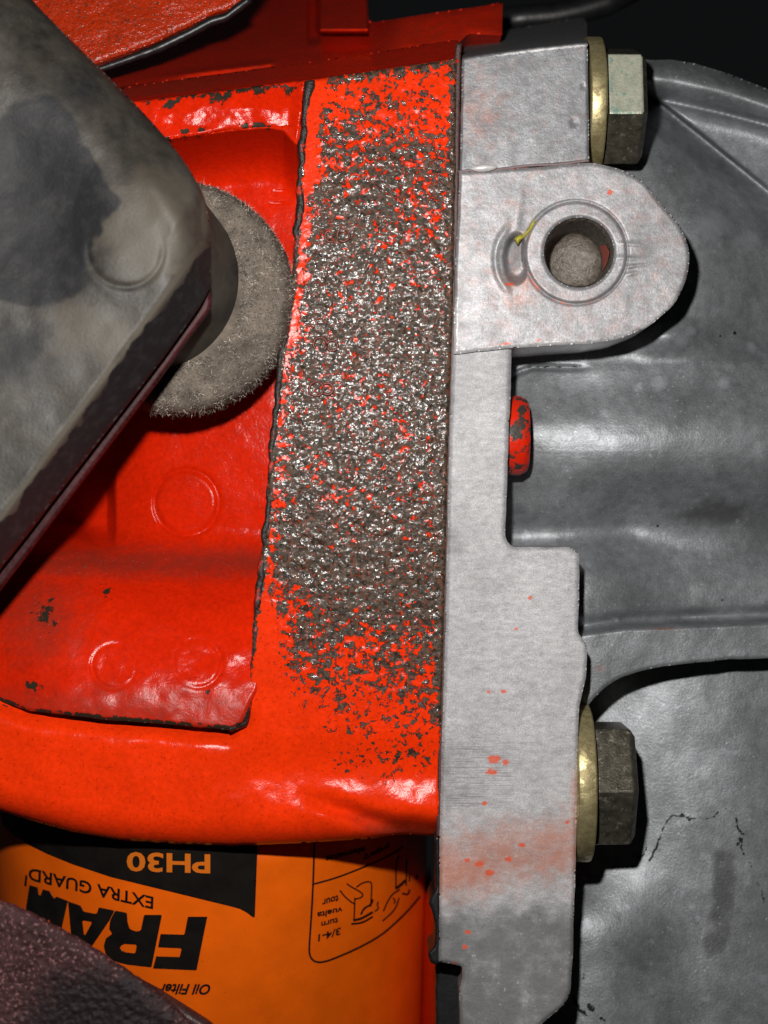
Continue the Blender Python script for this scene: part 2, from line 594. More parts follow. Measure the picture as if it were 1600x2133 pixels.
# outline curves, photo pixels
U = curve([(100, 245), (270, 214), (420, 196), (620, 170), (645, 168), (800, 146), (945, 124), (960, 122)])       # lower edge of the sloping top face
T = curve([(100, 210), (240, 186), (330, 170), (560, 142), (620, 132), (760, 112), (950, 82), (970, 80)])          # its far edge
Vr = curve([(100, 350), (350, 292), (480, 272), (560, 266), (590, 272), (615, 300)])                              # lower edge of the upper rail
LED = curve([(-80, 1445), (0, 1462), (60, 1481), (200, 1497), (330, 1508), (480, 1521), (500, 1512)])              # lower edge of the ledge
BOT = curve([(-80, 1665), (0, 1690), (60, 1708), (150, 1733), (250, 1750), (370, 1758), (480, 1762), (600, 1758), (760, 1748), (840, 1738), (915, 1742)])
FL = curve([(160, 640), (260, 628), (430, 618), (520, 611), (600, 606), (740, 582), (900, 566), (1150, 546), (1300, 527), (1420, 520), (1500, 503)])  # flange left edge by py
FR = curve([(120, 952), (600, 945), (900, 935), (1300, 925), (1560, 917), (1745, 912)])                            # flange right edge by py

left = [(float(FL(y)), y, 3) for y in (168, 260, 430, 520, 600, 740, 900, 1150, 1300, 1420)] + [(500, 1500, 12)]
lowl = [(x, float(LED(x)) - 14) for x in (440, 200, 60, -80)]
bott = [(x, float(BOT(x))) for x in (-80, 60, 150, 250, 370, 480, 600, 760, 840, 912)]
right = [(float(FR(y)), y, 3) for y in (1560, 1300, 900, 600, 122)]
out_flange = fillet(left + lowl + bott + right, 20)
out_flange = wobble(out_flange, 9, 1.6, 22, 3)

SCOOP = curve([(600, 1652), (680, 1676), (760, 1704), (830, 1724), (930, 1732)])

def flange_h(px, py, d):
    b = np.clip((BOT(px) - py) / 62.0, 0, 1)
    y = 5.0 * (1 - np.sqrt(np.clip(1 - (1 - b) ** 2, 0, 1)))
    y = y + 2.6 * np.exp(-((py - LED(px) + 6) / 26.0) ** 2) * ss(545, 470, px) * (py > 1420)
    y = y + 2.2 * np.exp(-((py - SCOOP(px)) / 20.0) ** 2) * ss(600, 760, px)
    y = y + 1.6 * ss(0.0, 1.0, (py - 1520) / 120.0) * ss(420, 650, px) * ss(1700, 1560, py)
    w = wear_f(px, py, d)
    y = y + (fbm(px, py, 14, 3, 11) - 0.5) * 0.36 * np.clip(w, 0, 1)
    y = y + (fbm(px, py, 60, 3, 21) - 0.5) * 0.4 * ss(1480, 1560, py)
    return y

def wear_f(px, py, d):
    l, r = FL(np.clip(py, 160, 1500)), FR(np.clip(py, 120, 1745))
    u = (px - l) / (r - l)
    v = curve([(120, .26), (200, .42), (270, .50), (330, .60), (420, .70), (560, .75), (1180, .79), (1260, .73), (1330, .60), (1420, .44), (1500, .36), (1590, .30), (1640, .02), (1660, -.5)])(py)
    big = fbm(px, py, 90, 3, 31) - 0.5
    w = v + 0.35 * big
    w = w - 0.62 * ss(0.17, 0.02, u + 0.12 * big) * ss(1250, 1100, py) * ss(900, 500, py)
    w = w - 0.35 * ss(0.14, 0.02, u) * ss(500, 950, py) - 0.5 * ss(0.30, 0.06, u) * ss(1150, 1330, py)
    w = w - 0.5 * ss(0.55, 0.2, u) * ss(1420, 1530, py)
    w = w - 0.16 * blob(px, py, 890, 470, 90, 170)
    w = w + 0.9 * ss(16, 5, px - l) * (py < 1480)
    w = w + 0.55 * ss(0.93, 1.0, u) * ss(1560, 1450, py)
    w = w + 0.45 * ss(24, 6, py - U(px)) * ss(640, 700, px)
    return np.where(py > 1660, -1, np.clip(w, -1, 1.0))

relief('flange', [out_flange], 0.0, 26, M_FLANGE, block, flange_h, 2.3, 6, {'wear': wear_f, 'dirt_shade': lambda px, py, d: 0.55 * np.exp(-((py - SCOOP(px) - 8) / 26.0) ** 2) * ss(640, 780, px) + 0.30 * ss(40, 4, BOT(px) - py)})

# recessed side with the bulging ledge below it
out_pocket = fillet([(60, 300), (350, 282), (560, 258), (640, 258), (640, 540), (620, 760), (600, 900), (580, 1150), (560, 1300), (540, 1430), (500, 1512, 8),
                     (480, 1521, 4), (330, 1508), (200, 1497), (60, 1481), (0, 1462), (-80, 1445), (-80, 300)], 12)
out_pocket = wobble(out_pocket, 10, 1.8, 30, 8)
PROF = curve([(200, 18), (1090, 18), (1125, 18.2), (1150, 16.8), (1180, 12.8), (1220, 8.6), (1270, 4.6), (1330, 2.2), (1400, 0.3), (1450, -0.8), (1500, -1.3), (1560, -1.3)], 30)

def pocket_h(px, py, d):
    y = PROF(py + 10 * np.sin(px / 130.0)) - 0.0
    t = np.clip((py - Vr(px)) / 125.0, 0, 1)
    y = np.where(py < 900, 1.0 + (y - 1.0) * (1 - (1 - t) ** 2.2), y)
    y = y + 0.006 * (600 - px) * ss(1180, 1090, py)
    y = y + 6.0 * ss(340, 120, px) * ss(1160, 1080, py) * ss(760, 860, py)
    y = y + 4.5 * ss(244, 222, px) * ss(1150, 1105, py + 0.25 * (240 - px)) * ss(880, 960, py)
    y = y + 5.0 * (np.clip((170 - px) / 220.0, 0, 2)) ** 2 * ss(1120, 1250, py)
    r = np.hypot((px - 389) / 1.0, (py - 1047) / 1.03)
    y = y + 0.42 * np.exp(-((r - 67) / 4.5) ** 2) - 0.15 * ss(62, 54, r)
    for cx, cy, rr, a0, sg in ((238, 1388, 46, 2.6, 1), (412, 1382, 50, 0.2, 1)):
        r = np.hypot(px - cx, py - cy)
        ang = np.arctan2(py - cy, px - cx)
        arc = 0.35 + 0.65 * np.clip(np.cos(ang - a0), 0, 1)
        y = y + 0.26 * np.exp(-((r - rr) / 5.0) ** 2) * arc + 0.12 * ss(rr, rr - 25, r)
    y = y + (fbm(px, py, 70, 3, 41) - 0.5) * (0.25 + 0.45 * ss(1200, 1300, py))
    y = y + (fbm(px, py, 14, 2, 43) - 0.5) * 0.03
    y = y + 0.5 * blob(px, py, 590, 398, 22, 3) + 0.5 * blob(px, py, 585, 423, 26, 3)
    return y

def pocket_chip(px, py, d):
    e = ss(16, 3, LED(px) - py) * (0.30 + 0.75 * fbm(px, py, 46, 2, 51))
    e = np.maximum(e, 0.62 * blob(px, py, 95, 1285, 50, 75) + 0.0)
    e = np.maximum(e, 0.75 * blob(px, py, 222, 1232, 16, 24))
    e = np.maximum(e, 0.60 * blob(px, py, 70, 1430, 60, 30))
    e = np.maximum(e, 0.9 * blob(px, py, 433, 1443, 11))
    return e

def pocket_dirt_shade(px, py, d):
    v = 0.72 * np.exp(-((py - 1172) / 40.0) ** 2)  # grubby line, strengthened to paint shade on top of the ledge
    v = np.maximum(v, 0.56 * ss(1375, 1470, py))
    v = np.maximum(v, 0.72 * blob(px, py, 90, 1290, 180, 200))
    return v

relief('side_pocket', [out_pocket], 0.0, 36, M_RED, block, pocket_h, 2.8, 8, {'chip': pocket_chip, 'dirt_shade': pocket_dirt_shade})

# upper rail with its sloping top face
xs_r = [130, 300, 420, 620, 800, 956]
out_rail = fillet([(x, float(T(x))) for x in xs_r] + [(958, 132), (645, 176), (632, 185), (626, 260), (618, 300, 4), (606, 282, 16), (580, 267), (480, 270), (350, 291), (130, 350)], 8)
out_rail = wobble(out_rail, 9, 1.2, 26, 13)

def rail_h(px, py, d):
    up = np.clip((U(px) - py), 0, 200)
    y = 1.0 * ss(640, 600, px) + up * S * 5.0 + 0.8 * ss(-10, 0, up - 6)
    y = y + 1.2 * blob(px, py, 520, 225, 260, 40) * (up <= 0) * -0.5
    return y + (fbm(px, py, 40, 3, 61) - 0.5) * 0.5

def rail_chip(px, py, d):
    e = 0.62 * ss(14, 2, np.abs(py - U(px) - 3)) * (0.35 + 0.75 * fbm(px, py, 40, 2, 71))
    for cx, cy, r in ((348, 216, 20), (362, 212, 12), (455, 202, 28), (470, 198, 16), (540, 190, 22), (600, 186, 26), (386, 274, 13), (418, 271, 15), (510, 262, 15), (540, 262, 20), (560, 268, 12), (600, 264, 9), (350, 289, 9), (386, 289, 9), (412, 286, 10)):
        e = np.maximum(e, 0.85 * blob(px, py, cx, cy, r * 1.3, r))
    return e

def rail_dirt_shade(px, py, d):
    return 0.62 * ss(2, 12, U(px) - py) * (0.6 + 0.5 * ss(700, 350, px))  # dust on the sloping face, its grazing shade painted in with it

relief('upper_rail', [out_rail], 0.0, 30, M_RED, block, rail_h, 2.6, 5, {'chip': rail_chip, 'dirt_shade': rail_dirt_shade})

# dark walls that run back above the rail
out_deck = fillet([(120, 232), (250, 180), (560, 146), (760, 118), (958, 88), (975, 70), (1046, 74, 3), (1047, 4, 3), (1010, 12), (920, 24), (770, 48), (765, -10), (765, -60), (120, -60)], 8)

def deck_h(px, py, d):
    y = (T(px) - py) * S * (6.0 - 3.2 * ss(770, 850, px))
    y = y - 20 * ss(655, 668, px) * ss(772, 764, px) * ss(72, 62, py) + 10 * ss(640, 646, px) * ss(668, 660, px) * ss(95, 80, py)
    y = y - 3.0 * np.exp(-((py - (T(px) - 8)) / 6.0) ** 2) * ss(300, 420, px) * ss(580, 560, px)
    return y + (fbm(px, py, 50, 3, 81) - 0.5) * 1.2

relief('deck_wall', [out_deck], 18.0, 90, M_RED, block, deck_h, 3.5, 14, {'chip': lambda px, py, d: 0 * px, 'dirt_shade': lambda px, py, d: 0.40 + 0.2 * (fbm(px, py, 90, 3, 5) - .5)})  # brown coat darkens these walls, painting in their shade

# web beside the oil filter
relief('filter_web', [fillet([(872, 1880), (906, 1880), (908, 2260), (872, 2260)], 4)], 24.0, 60, M_RED, block, lambda px, py, d: (908 - px) * 0.9, 5, 0, {'chip': lambda px, py, d: 0 * px, 'dirt_shade': lambda px, py, d: 0 * px + .3})  # brown coat darkens the web, painting in its shade

# black chipped bead down the left edge of the flange
bp, br = [], []
for k, y in enumerate(np.arange(170, 1508, 4.0)):
    x = float(FL(y)) + 3 + 2.0 * (fbm(np.array([y]), np.array([50.0]), 9, 2, 92)[0] - .5) * 2 + 4.5 * (fbm(np.array([y]), np.array([0.0]), 30, 3, 91)[0] - .5) * 2 + 2
    wv = 0.88 * fbm(np.array([y]), np.array([7.0]), 46, 3, 95)[0] + 0.12 * fbm(np.array([y]), np.array([9.0]), 12, 2, 97)[0]
    r = 0.30 + 1.0 * max(0.0, wv - 0.30)
    if y < 250:
        r += 0.35 * ss(235, 175, y)
        x += 0
    if y > 1440:
        r += 0.25
    bp.append(W(x, y, 0.40 + 0.5 * (0.5 - wv)))
    br.append(r)
bp.append(W(478, 1519, -0.9))
br.append(0.45)
tube('edge_bead', bp, br, M_BEAD, block, 8)

# little cast digits on the flange, each a pair of raised rings
def ring_pts(cx, cy, r, a0, a1, n=18):
    return [W(cx + r * math.cos(a), cy + r * math.sin(a), -0.22) for a in np.linspace(a0, a1, n)]

M_DIGIT = simple('digit_iron', (0.16, 0.035, 0.022), 0.38, 0.2, (0.8, .4, 1.4), (0.4, 0.05), 0.6)
for rings in (((715, 490, 13, -3.6, 2.2), (689, 492, 12, 1.2, 4.4)), ((667, 717, 14, -3.9, .9), (692, 720, 11, -3.3, 2.6)), ((659, 810, 15, 0, 6.1), (682, 810, 12, -2.2, 2.2))):
    V, F = [], []
    for cx, cy, r, a0, a1 in rings:
        P = np.array(ring_pts(cx, cy, r, a0, a1))
        n0 = len(V)
        n = len(P)
        for i in range(n):
            c = np.array(W(cx, cy, -0.22))
            rd = (P[i] - c) / (np.linalg.norm(P[i] - c) + 1e-9)
            for w in range(6):
                V.append(P[i] + 0.21 * (math.cos(w * math.pi / 3) * rd + math.sin(w * math.pi / 3) * np.array([0, -1.0, 0])))
        for i in range(n - 1):
            for w in range(6):
                F.append((n0 + i * 6 + w, n0 + i * 6 + (w + 1) % 6, n0 + (i + 1) * 6 + (w + 1) % 6, n0 + (i + 1) * 6 + w))
    obj('cast_digit', V, F, M_DIGIT, block)

# ------------------------------------------------------------------ speckled casting and black gasket, top left
cover = thing('side_cover', 'speckled orange-red casting in the top corner above a black gasket', 'engine cover', W(300, 60, 20))
out_cover = wobble(fillet([(-80, -80), (560, -80), (515, -5), (500, 12), (446, 26), (400, 52), (330, 86), (190, 138), (60, 190), (-80, 230)], 14), 9, 2, 30, 15)
M_SPECK = Mat('speckled_red_paint')
M_SPECK.base((0.50, 0.030, 0.003), 0.30)
M_SPECK.vary(8.0, .8, 1.1)
M_SPECK.layer(M_SPECK.step(M_SPECK.noise(0.42, 3, .6), 0.585, 0.04), (0.10, 0.02, 0.008), 0.5, None, 0.85)
M_SPECK.bump(M_SPECK.noise(0.8, 3, .6), 0.34, 1.0)
M_SPECK = M_SPECK.done(0.6)
relief('cover_face', [out_cover], 8.0, 13, M_SPECK, cover, lambda px, py, d: 0.02 * np.clip(200 - px, 0, 300) * 0.3 + (fbm(px, py, 60, 3, 23) - .5) * .8 + (120 - py) * 0.02 - 1.0, 2.8, 14)
gp = []
gr = []
for t in np.linspace(0, 1, 40):
    x = 192 + t * 330
    y = curve([(190, 142), (260, 118), (330, 92), (400, 58), (440, 36), (470, 28), (520, -10)])(x)
    gp.append(W(x, float(y) + 8, 9.5))
    gr.append(0.55 + 0.25 * math.sin(t * 2.6) + 0.15 * (random.random() - .5))
tube('gasket_strip', gp, gr, M_BLACK, None, 8, None, None, gp[0])
g = bpy.data.objects['gasket_strip']
g['label'] = 'black rubber gasket strip under the speckled orange casting'
g['category'] = 'gasket'

# ------------------------------------------------------------------ bell housing
bell = thing('bell_housing', 'grey cast aluminium bell housing bolted against the red block', 'bell housing', W(1200, 2150, 10))
zero = lambda px, py, d: 0 * px

def grain(a):
    return lambda px, py, d: (fbm(px, py, 80, 3, 101) - .5) * a * 0.5 + (fbm(px, py, 12, 2, 103) - .5) * 0.025

# long flange strip
out_strip = fillet([(947, 700, 2), (1066, 722, 2), (1064, 800), (1060, 900), (1054, 1080), (1052, 1122, 16), (1066, 1140, 10), (1190, 1139, 12), (1207, 1152, 10), (1206, 1250), (1204, 1318, 8), (1224, 1345, 8), (1220, 1415),
                    (1206, 1475), (1203, 1600), (1200, 1780), (1196, 1900), (1192, 2010), (1188, 2070), (1172, 2098), (1140, 2122), (1100, 2160), (1060, 2230), (962, 2230), (958, 2120), (956, 2062), (962, 2042), (962, 2012, 3),
                    (914, 2002, 3), (915, 1900), (916, 1740), (920, 1560), (928, 1300), (937, 900), (943, 740)], 10)
out_strip = wobble(out_strip, 9, 1.2, 26, 33)

def strip_stain(px, py, d):
    e = 0.66 * np.exp(-(((py - 1785 + 0.14 * (px - 1050)) / 84.0) ** 2)) + 0.3 * blob(px, py, 960, 1835, 90, 60)
    return np.maximum(e, 0.55 * ss(26, 4, 1202 - px) * ss(1560, 1640, py) * ss(1840, 1780, py))

def strip_spot(px, py, d):
    e = 0 * px
    for cx, cy, r in ((1030, 1582, 18), (1052, 1588, 12), (1022, 1608, 16), (1010, 1673, 8), (1000, 1800, 18), (1020, 1818, 14), (972, 1792, 9), (975, 1942, 10), (968, 1972, 9), (1182, 1712, 9), (1018, 1440, 7), (1050, 1440, 8), (1105, 1245, 8), (1075, 1310, 7), (1058, 1790, 12), (1085, 1760, 12), (946, 2005, 6)):
        e = np.maximum(e, 0.95 * blob(px, py, cx, cy, r * 1.2, r * .8) ** 0.8)
    return e

def strip_grime(px, py, d):
    e = 0.55 * blob(px, py, 948, 1120, 34, 70) + 0.40 * blob(px, py, 945, 1020, 24, 60)
    e = np.maximum(e, 0.74 * ss(1830, 1940, py))
    e = np.maximum(e, 0.50 * blob(px, py, 960, 1880, 70, 26))
    e = np.maximum(e, 0.38 * ss(1500, 1560, py) * ss(1730, 1660, py) * ss(1050, 930, px))
    return np.maximum(e, 0.6 * blob(px, py, 1150, 1135, 60, 16))

def strip_scuff(px, py, d):
    return ss(1500, 1570, py) * ss(1720, 1650, py) * ss(1120, 1020, px)

def strip_h(px, py, d):
    y = 0.7 * ss(50, 0, py - 1139) * ss(1050, 1090, px) + grain(0.5)(px, py, d)
    y = y + (fbm(px * 0.45, py, 22, 3, 131) - .5) * 0.11 * ss(1150, 1250, py) * ss(1560, 1480, py)
    return y

relief('flange', [out_strip], -1.0, 22, M_ALU, bell, strip_h, 2.6, 9, {'stain': strip_stain, 'spot': strip_spot, 'grime_shade': strip_grime, 'scuff': strip_scuff})

# ear with its bushed hole
hole_c, hole_r = (1206, 526), 73
ang = np.linspace(0, 2 * np.pi, 72, endpoint=False)
hole = np.stack([hole_c[0] + hole_r * np.cos(ang), hole_c[1] + hole_r * np.sin(ang)], -1)
out_ear = fillet([(957, 358, 2), (1100, 349), (1228, 338, 3), (1262, 345), (1300, 356), (1340, 376), (1360, 406), (1392, 440), (1422, 478), (1438, 525), (1430, 585), (1400, 640), (1350, 684), (1290, 706), (1220, 716), (1150, 720), (1050, 726), (945, 738, 2), (948, 560)], 26)
out_ear = wobble(out_ear, 9, 1.8, 30, 37)

def ear_h(px, py, d):
    r = np.hypot(px - 1200, py - 526)
    y = grain(0.5)(px, py, d)
    y = y + 0.30 * np.exp(-((r - 107) / 3.0) ** 2) - 0.35 * ss(108, 102, r)
    th = (px - 1065) * 0.62 + (py - 470) * 0.8
    y = y + 2.2 * ss(0.0, 0.4, blob(px, py, 1076, 538, 30, 58)) * ss(108, 114, r)
    y = y - 0.30 * np.exp(-((np.hypot((px - 1078) / 1.0, (py - 540) / 1.5) - 46) / 7.0) ** 2) * ss(1070, 1050, px)
    y = y - 0.14 * np.exp(-(((px - 1085) + 0.15 * (py - 400)) / 10.0) ** 2) * ss(380, 410, py) * ss(520, 470, py)
    for cy, tl in ((508, .03), (538, .05), (556, -.1), (574, -.25)):
        y = y - 0.16 * np.exp(-((py - cy - tl * (px - 1300)) / 4.5) ** 2) * ss(1290, 1315, px + cy % 7 * 3) * ss(1362, 1330, px + cy % 5 * 4) * (0.5 + fbm(px, py, 12, 2, 9))
    return y

def ear_spot(px, py, d):
    e = 0.9 * np.sqrt(blob(px, py, 1271, 401, 8)) + 0.75 * np.sqrt(blob(px, py, 1060, 592, 16, 6)) + 0.7 * np.sqrt(blob(px, py, 1048, 717, 30, 6)) + .7 * np.sqrt(blob(px, py, 1125, 708, 10, 6))
    r = np.hypot(px - 1200, py - 526)
    e = np.maximum(e, 0.45 * np.exp(-((r - 109) / 4.0) ** 2) * (px < 1190) * (py > 520))
    return np.maximum(e, 0.38 * np.exp(-((py - (360 - (px - 957) * .075)) / 3.0) ** 2))

def ear_grime(px, py, d):
    r = np.hypot(px - 1200, py - 526)
    e = 0.66 * ss(0.05, 0.4, blob(px, py, 1072, 530, 24, 50)) * ss(108, 113, r)
    e = np.maximum(e, 0.45 * np.exp(-((r - 108) / 3.5) ** 2))
    e = np.maximum(e, 0.36 * blob(px, py, 1340, 470, 120, 110))
    return np.maximum(e, 0.25 + 0 * px)

ear = relief('ear', [out_ear, hole], -2.4, 20, M_ALU_MID, bell, ear_h, 2.4, 7, {'stain': lambda px, py, d: 0.18 + 0.25 * blob(px, py, 1070, 600, 90, 60), 'spot': ear_spot, 'grime_shade': ear_grime, 'scuff': zero, 'bright': lambda px, py, d: 0.62 * ss(13, 4, d) * ss(560, 650, py) + 0.3 * ss(9, 3, d) * (py <= 560)})

# threaded bore behind the hole, with its greasy floor
cx, cy, cz = W(hole_c[0], hole_c[1], -2.4)
R = hole_r * S * (D - 2.4) / D
prof = [(-2.0, R + 0.02), (-1.6, R - 0.02)]
a = -1.6
k = 0
while a < 10:
    a += 0.62
    k += 1
    prof.append((a, R - (0.36 if k % 2 else 0.14) - 0.012 * k))
prof += [(a + .6, R * 0.78), (a + 1.2, R * 0.5), (a + 1.3, 0.01)]
V, F = lathe(prof, 48, 'y', (cx, 0, cz))
V[:, 1] += 0
V += (RNG.random(V.shape) - .5) * 0.10
obj('threaded_bore', V, F, M_HOLE, ear)
fleck = wobble(fillet([(1256, 488), (1270, 498), (1277, 520), (1272, 545), (1262, 560), (1256, 540), (1250, 520)], 6), 4, 2.5, 9, 5)
Pf, df, qf, tf = patch([fleck], 2.5)
f_ang = (Pf[:, 1] - 526) / 73.0
f_dep = 0.7 + (1277 - Pf[:, 0]) * 0.36
Vf = np.stack([cx + (R - 0.52) * np.cos(f_ang), -1.6 + f_dep, cz - (R - 0.52) * np.sin(f_ang)], -1)
obj('paint_fleck', Vf, qf.tolist() + tf.tolist(), simple('red_fleck', (0.62, 0.04, 0.012), 0.4, 0, (1, .7, 1.2), (.4, .05)), ear)
# yellow sealant smear next to the ring
sm = wobble(fillet([(1072, 496), (1092, 486), (1110, 462), (1118, 455), (1104, 486), (1084, 500), (1078, 512)], 4), 4, 2, 10, 7)
relief('sealant_smear', [sm], -2.6, -1.6, simple('yellow_sealant', (0.38, 0.33, 0.03), 0.4, 0, (1, .6, 1.3), (.5, .08)), ear, None, 2, 5)

# upper boss, its top chamfered away
out_boss = fillet([(958, 362, 2), (963, 112, 4), (970, 92, 6), (985, 74, 6), (1212, 36, 8), (1222, 42, 4), (1224, 95, 4), (1228, 336, 3), (1100, 348, 3)], 6)
out_boss = wobble(out_boss, 9, 1.0, 30, 39)
CH = curve([(950, 126), (965, 122), (1030, 112), (1120, 100), (1200, 92), (1230, 90)])

def boss_h(px, py, d):
    c = CH(px) - py
    return grain(0.45)(px, py, d) + np.clip(c, 0, 200) * S * 16.0 * ss(-2, 6, c) + 0.2 * blob(px, py, 1195, 255, 12) + 0.2 * blob(px, py, 1216, 180, 9)

relief('upper_boss', [out_boss], -1.8, 24, M_ALU_GREY, bell, boss_h, 2.6, 5, {'stain': lambda px, py, d: 0.12 + 0.25 * blob(px, py, 1000, 230, 90, 130), 'spot': zero, 'grime_shade': lambda px, py, d: 0.34 + 0.45 * ss(0, 14, CH(px) - py), 'scuff': zero, 'bright': lambda px, py, d: 0.60 * ss(7, 1, np.abs(CH(px) - py + 4)) * ss(980, 1060, px)})  # grazing shade painted on the chamfer, with a painted highlight along its edge
# pale nub of casting flash on the seam
nv, nf = [], []
nc = np.array(W(1008, 350, -2.6))
for i in range(9):
    for j in range(12):
        th, ph = math.pi * i / 8, 2 * math.pi * j / 12
        sx = math.cos(th)
        rr = math.sin(th) ** 1.4
        nv.append(nc + np.array([sx * 2.1, rr * math.sin(ph) * 0.7, rr * math.cos(ph) * 0.62 + sx * 0.12]))
for i in range(8):
    for j in range(12):
        nf.append((i * 12 + j, i * 12 + (j + 1) % 12, (i + 1) * 12 + (j + 1) % 12, (i + 1) * 12 + j))
obj('casting_nub', nv, nf, simple('rubbed_aluminium', (0.72, 0.70, 0.70), 0.42, .2, (1, .9, 1.1), (.4, .05)), bell)
tube('seam_line', [W(x, 358 - (x - 957) * .083 + 1.2 * math.sin(x * .05), -1.95) for x in range(955, 1230, 8)], [0.22] * 35, simple('seam_pink_grey', (0.22, 0.16, 0.16), .5), bell, 6)  # dull pinkish line along the parting seam

# curved casing behind
out_shell = fillet([(1150, 150), (1340, 124), (1400, 124), (1450, 133), (1520, 154), (1600, 186), (1720, 232), (1720, 1372), (1600, 1371), (1520, 1373), (1450, 1380), (1380, 1388), (1330, 1398), (1290, 1412), (1262, 1430), (1236, 1455), (1218, 1480),
                    (1190, 1490), (1040, 1490), (1030, 700), (1150, 680)], 10)
out_shell = wobble(out_shell, 10, 1.4, 40, 43)
G1 = curve([(1300, 190), (1350, 203), (1400, 214), (1500, 236), (1600, 262), (1720, 300)])
G2 = curve([(1300, 165), (1360, 200), (1400, 232), (1470, 288), (1540, 345), (1600, 394), (1720, 490)])
SHP = curve([(600, 21), (740, 14.5), (790, 13.6), (840, 11.9), (875, 10.4), (905, 9.9), (940, 10.1), (975, 11.1), (1015, 13.9), (1060, 18.6), (1110, 20.8), (1150, 20.2), (1190, 18.0), (1240, 17.0), (1400, 17.0)], 34)
TOPS = curve([(1300, 128), (1400, 126), (1450, 134), (1520, 155), (1600, 187), (1720, 232)])

def shell_h(px, py, d):
    rip = curve([(1200, 1318), (1300, 1304), (1600, 1292), (1720, 1288)])(px)
    y = SHP(py)
    y = y - 4.0 * np.exp(-((py - 1075) / 70.0) ** 2) * ss(1330, 1120, px)
    y = y + 0.0055 * ((px - 1340) * 0.078) ** 2
    y = y - 6.5 * ss(1440, 1195, px) * ss(1090, 1200, py)
    y = y + 1.2 * np.exp(-((py - rip + 14) / 12.0) ** 2)
    y = y * (1 - ss(-6, 10, py - rip)) + (9.0 + 3.0 * np.clip((px - 1230) / 400.0, 0, 1.3)) * ss(-6, 10, py - rip)
    # upper part, leaning back
    up = np.clip(760 - py, 0, 700)
    yu = 20.5 + 0.004 * up + 0.00002 * up ** 2
    yu = yu - 3.5 * blob(px, py, 1400, 745, 110, 90)
    g2 = py - G2(px)
    g1 = py - G1(px)
    web = yu + 7.0 * np.exp(-np.clip(g2, 0, 500) / 60.0)
    facet = 21.0 + 0.045 * np.clip(g1, 0, 300) + 4.0 * np.exp(-np.clip(g1, 0, 90) / 14.0)
    t = np.clip((py - TOPS(px)) / np.maximum(G1(px) - TOPS(px), 20), 0, 1)
    rimb = 18.5 + 8.0 * (1.7 * t - 0.75) ** 2
    near = ss(430, 210, np.hypot(px - 1220, (py - 540) * 0.9))
    web = web - 7.0 * near * ss(0, 80, g2)
    s1, s2 = ss(-9, 5, g1), ss(-7, 7, g2)
    yup = (rimb * (1 - s1) + facet * s1) * (1 - s2) + web * s2
    k = ss(760, 690, py)
    y = y * (1 - k) + yup * k
    y = y + (fbm(px, py, 110, 3, 141) - .5) * 0.7 + (fbm(px, py, 16, 2, 143) - .5) * 0.04
    cr = np.exp(-((py - curve([(1060, 800), (1080, 775), (1110, 765), (1200, 766)])(px)) / 5.0) ** 2) * ss(1240, 1180, px) * (px < 1240)
    y = y + 0.9 * cr
    for cxx, cyy, rx, ry in ((1383, 546, 10, 28), (1396, 255, 16, 30)):
        y = y - 1.2 * blob(px, py, cxx, cyy, rx, ry)
    return y

def shell_crack(px, py, d):
    e = 0.52 * np.exp(-((py - curve([(1060, 810), (1075, 780), (1105, 764), (1200, 765)])(px)) / 3.0) ** 2) * (px < 1210)
    for cx, cy, r in ((1413, 667, 5), (1530, 693, 6), (1370, 1095, 4), (1505, 1250, 5), (1500, 700, 4)):
        e = np.maximum(e, 0.9 * np.sqrt(blob(px, py, cx, cy, r)))
    return e

def shell_spot(px, py, d):
    e = 0 * px
    for cx, cy, r in ((1508, 797, 22), (1372, 800, 26), (1420, 710, 22), (1565, 722, 20), (1440, 690, 18), (1260, 860, 16), (1560, 500, 40), (1480, 470, 60)):
        e = np.maximum(e, 0.7 * np.sqrt(blob(px, py, cx, cy, r, r * .9)))
    return e

def shell_shade(px, py, d):
    return 0.62 * blob(px, py, 1500, 1070, 330, 120) + 0.5 * blob(px, py, 1500, 350, 150, 120)  # soft shadow at mid right and the shaded upper web, painted dark

def shell_stain(px, py, d):
    e = 0.6 * np.exp(-((py - 1310) / 4.0) ** 2) * blob(px, py, 1380, 1310, 70, 20) * 1.4 + 0.6 * blob(px, py, 1250, 1395, 40, 26) + 0.5 * blob(px, py, 1490, 1256, 60, 8)
    return e

shell_at = {'crack': shell_crack, 'spot': shell_spot, 'film_shade': shell_shade, 'stain': shell_stain}
relief('casing_wall', [out_shell], 0.0, 34, M_BELL, bell, shell_h, 3.2, 6, shell_at)

# flat lower wall further back
out_low = fillet([(1120, 1330), (1720, 1300), (1720, 2260), (1040, 2260), (1040, 2100), (1120, 2060)], 6)

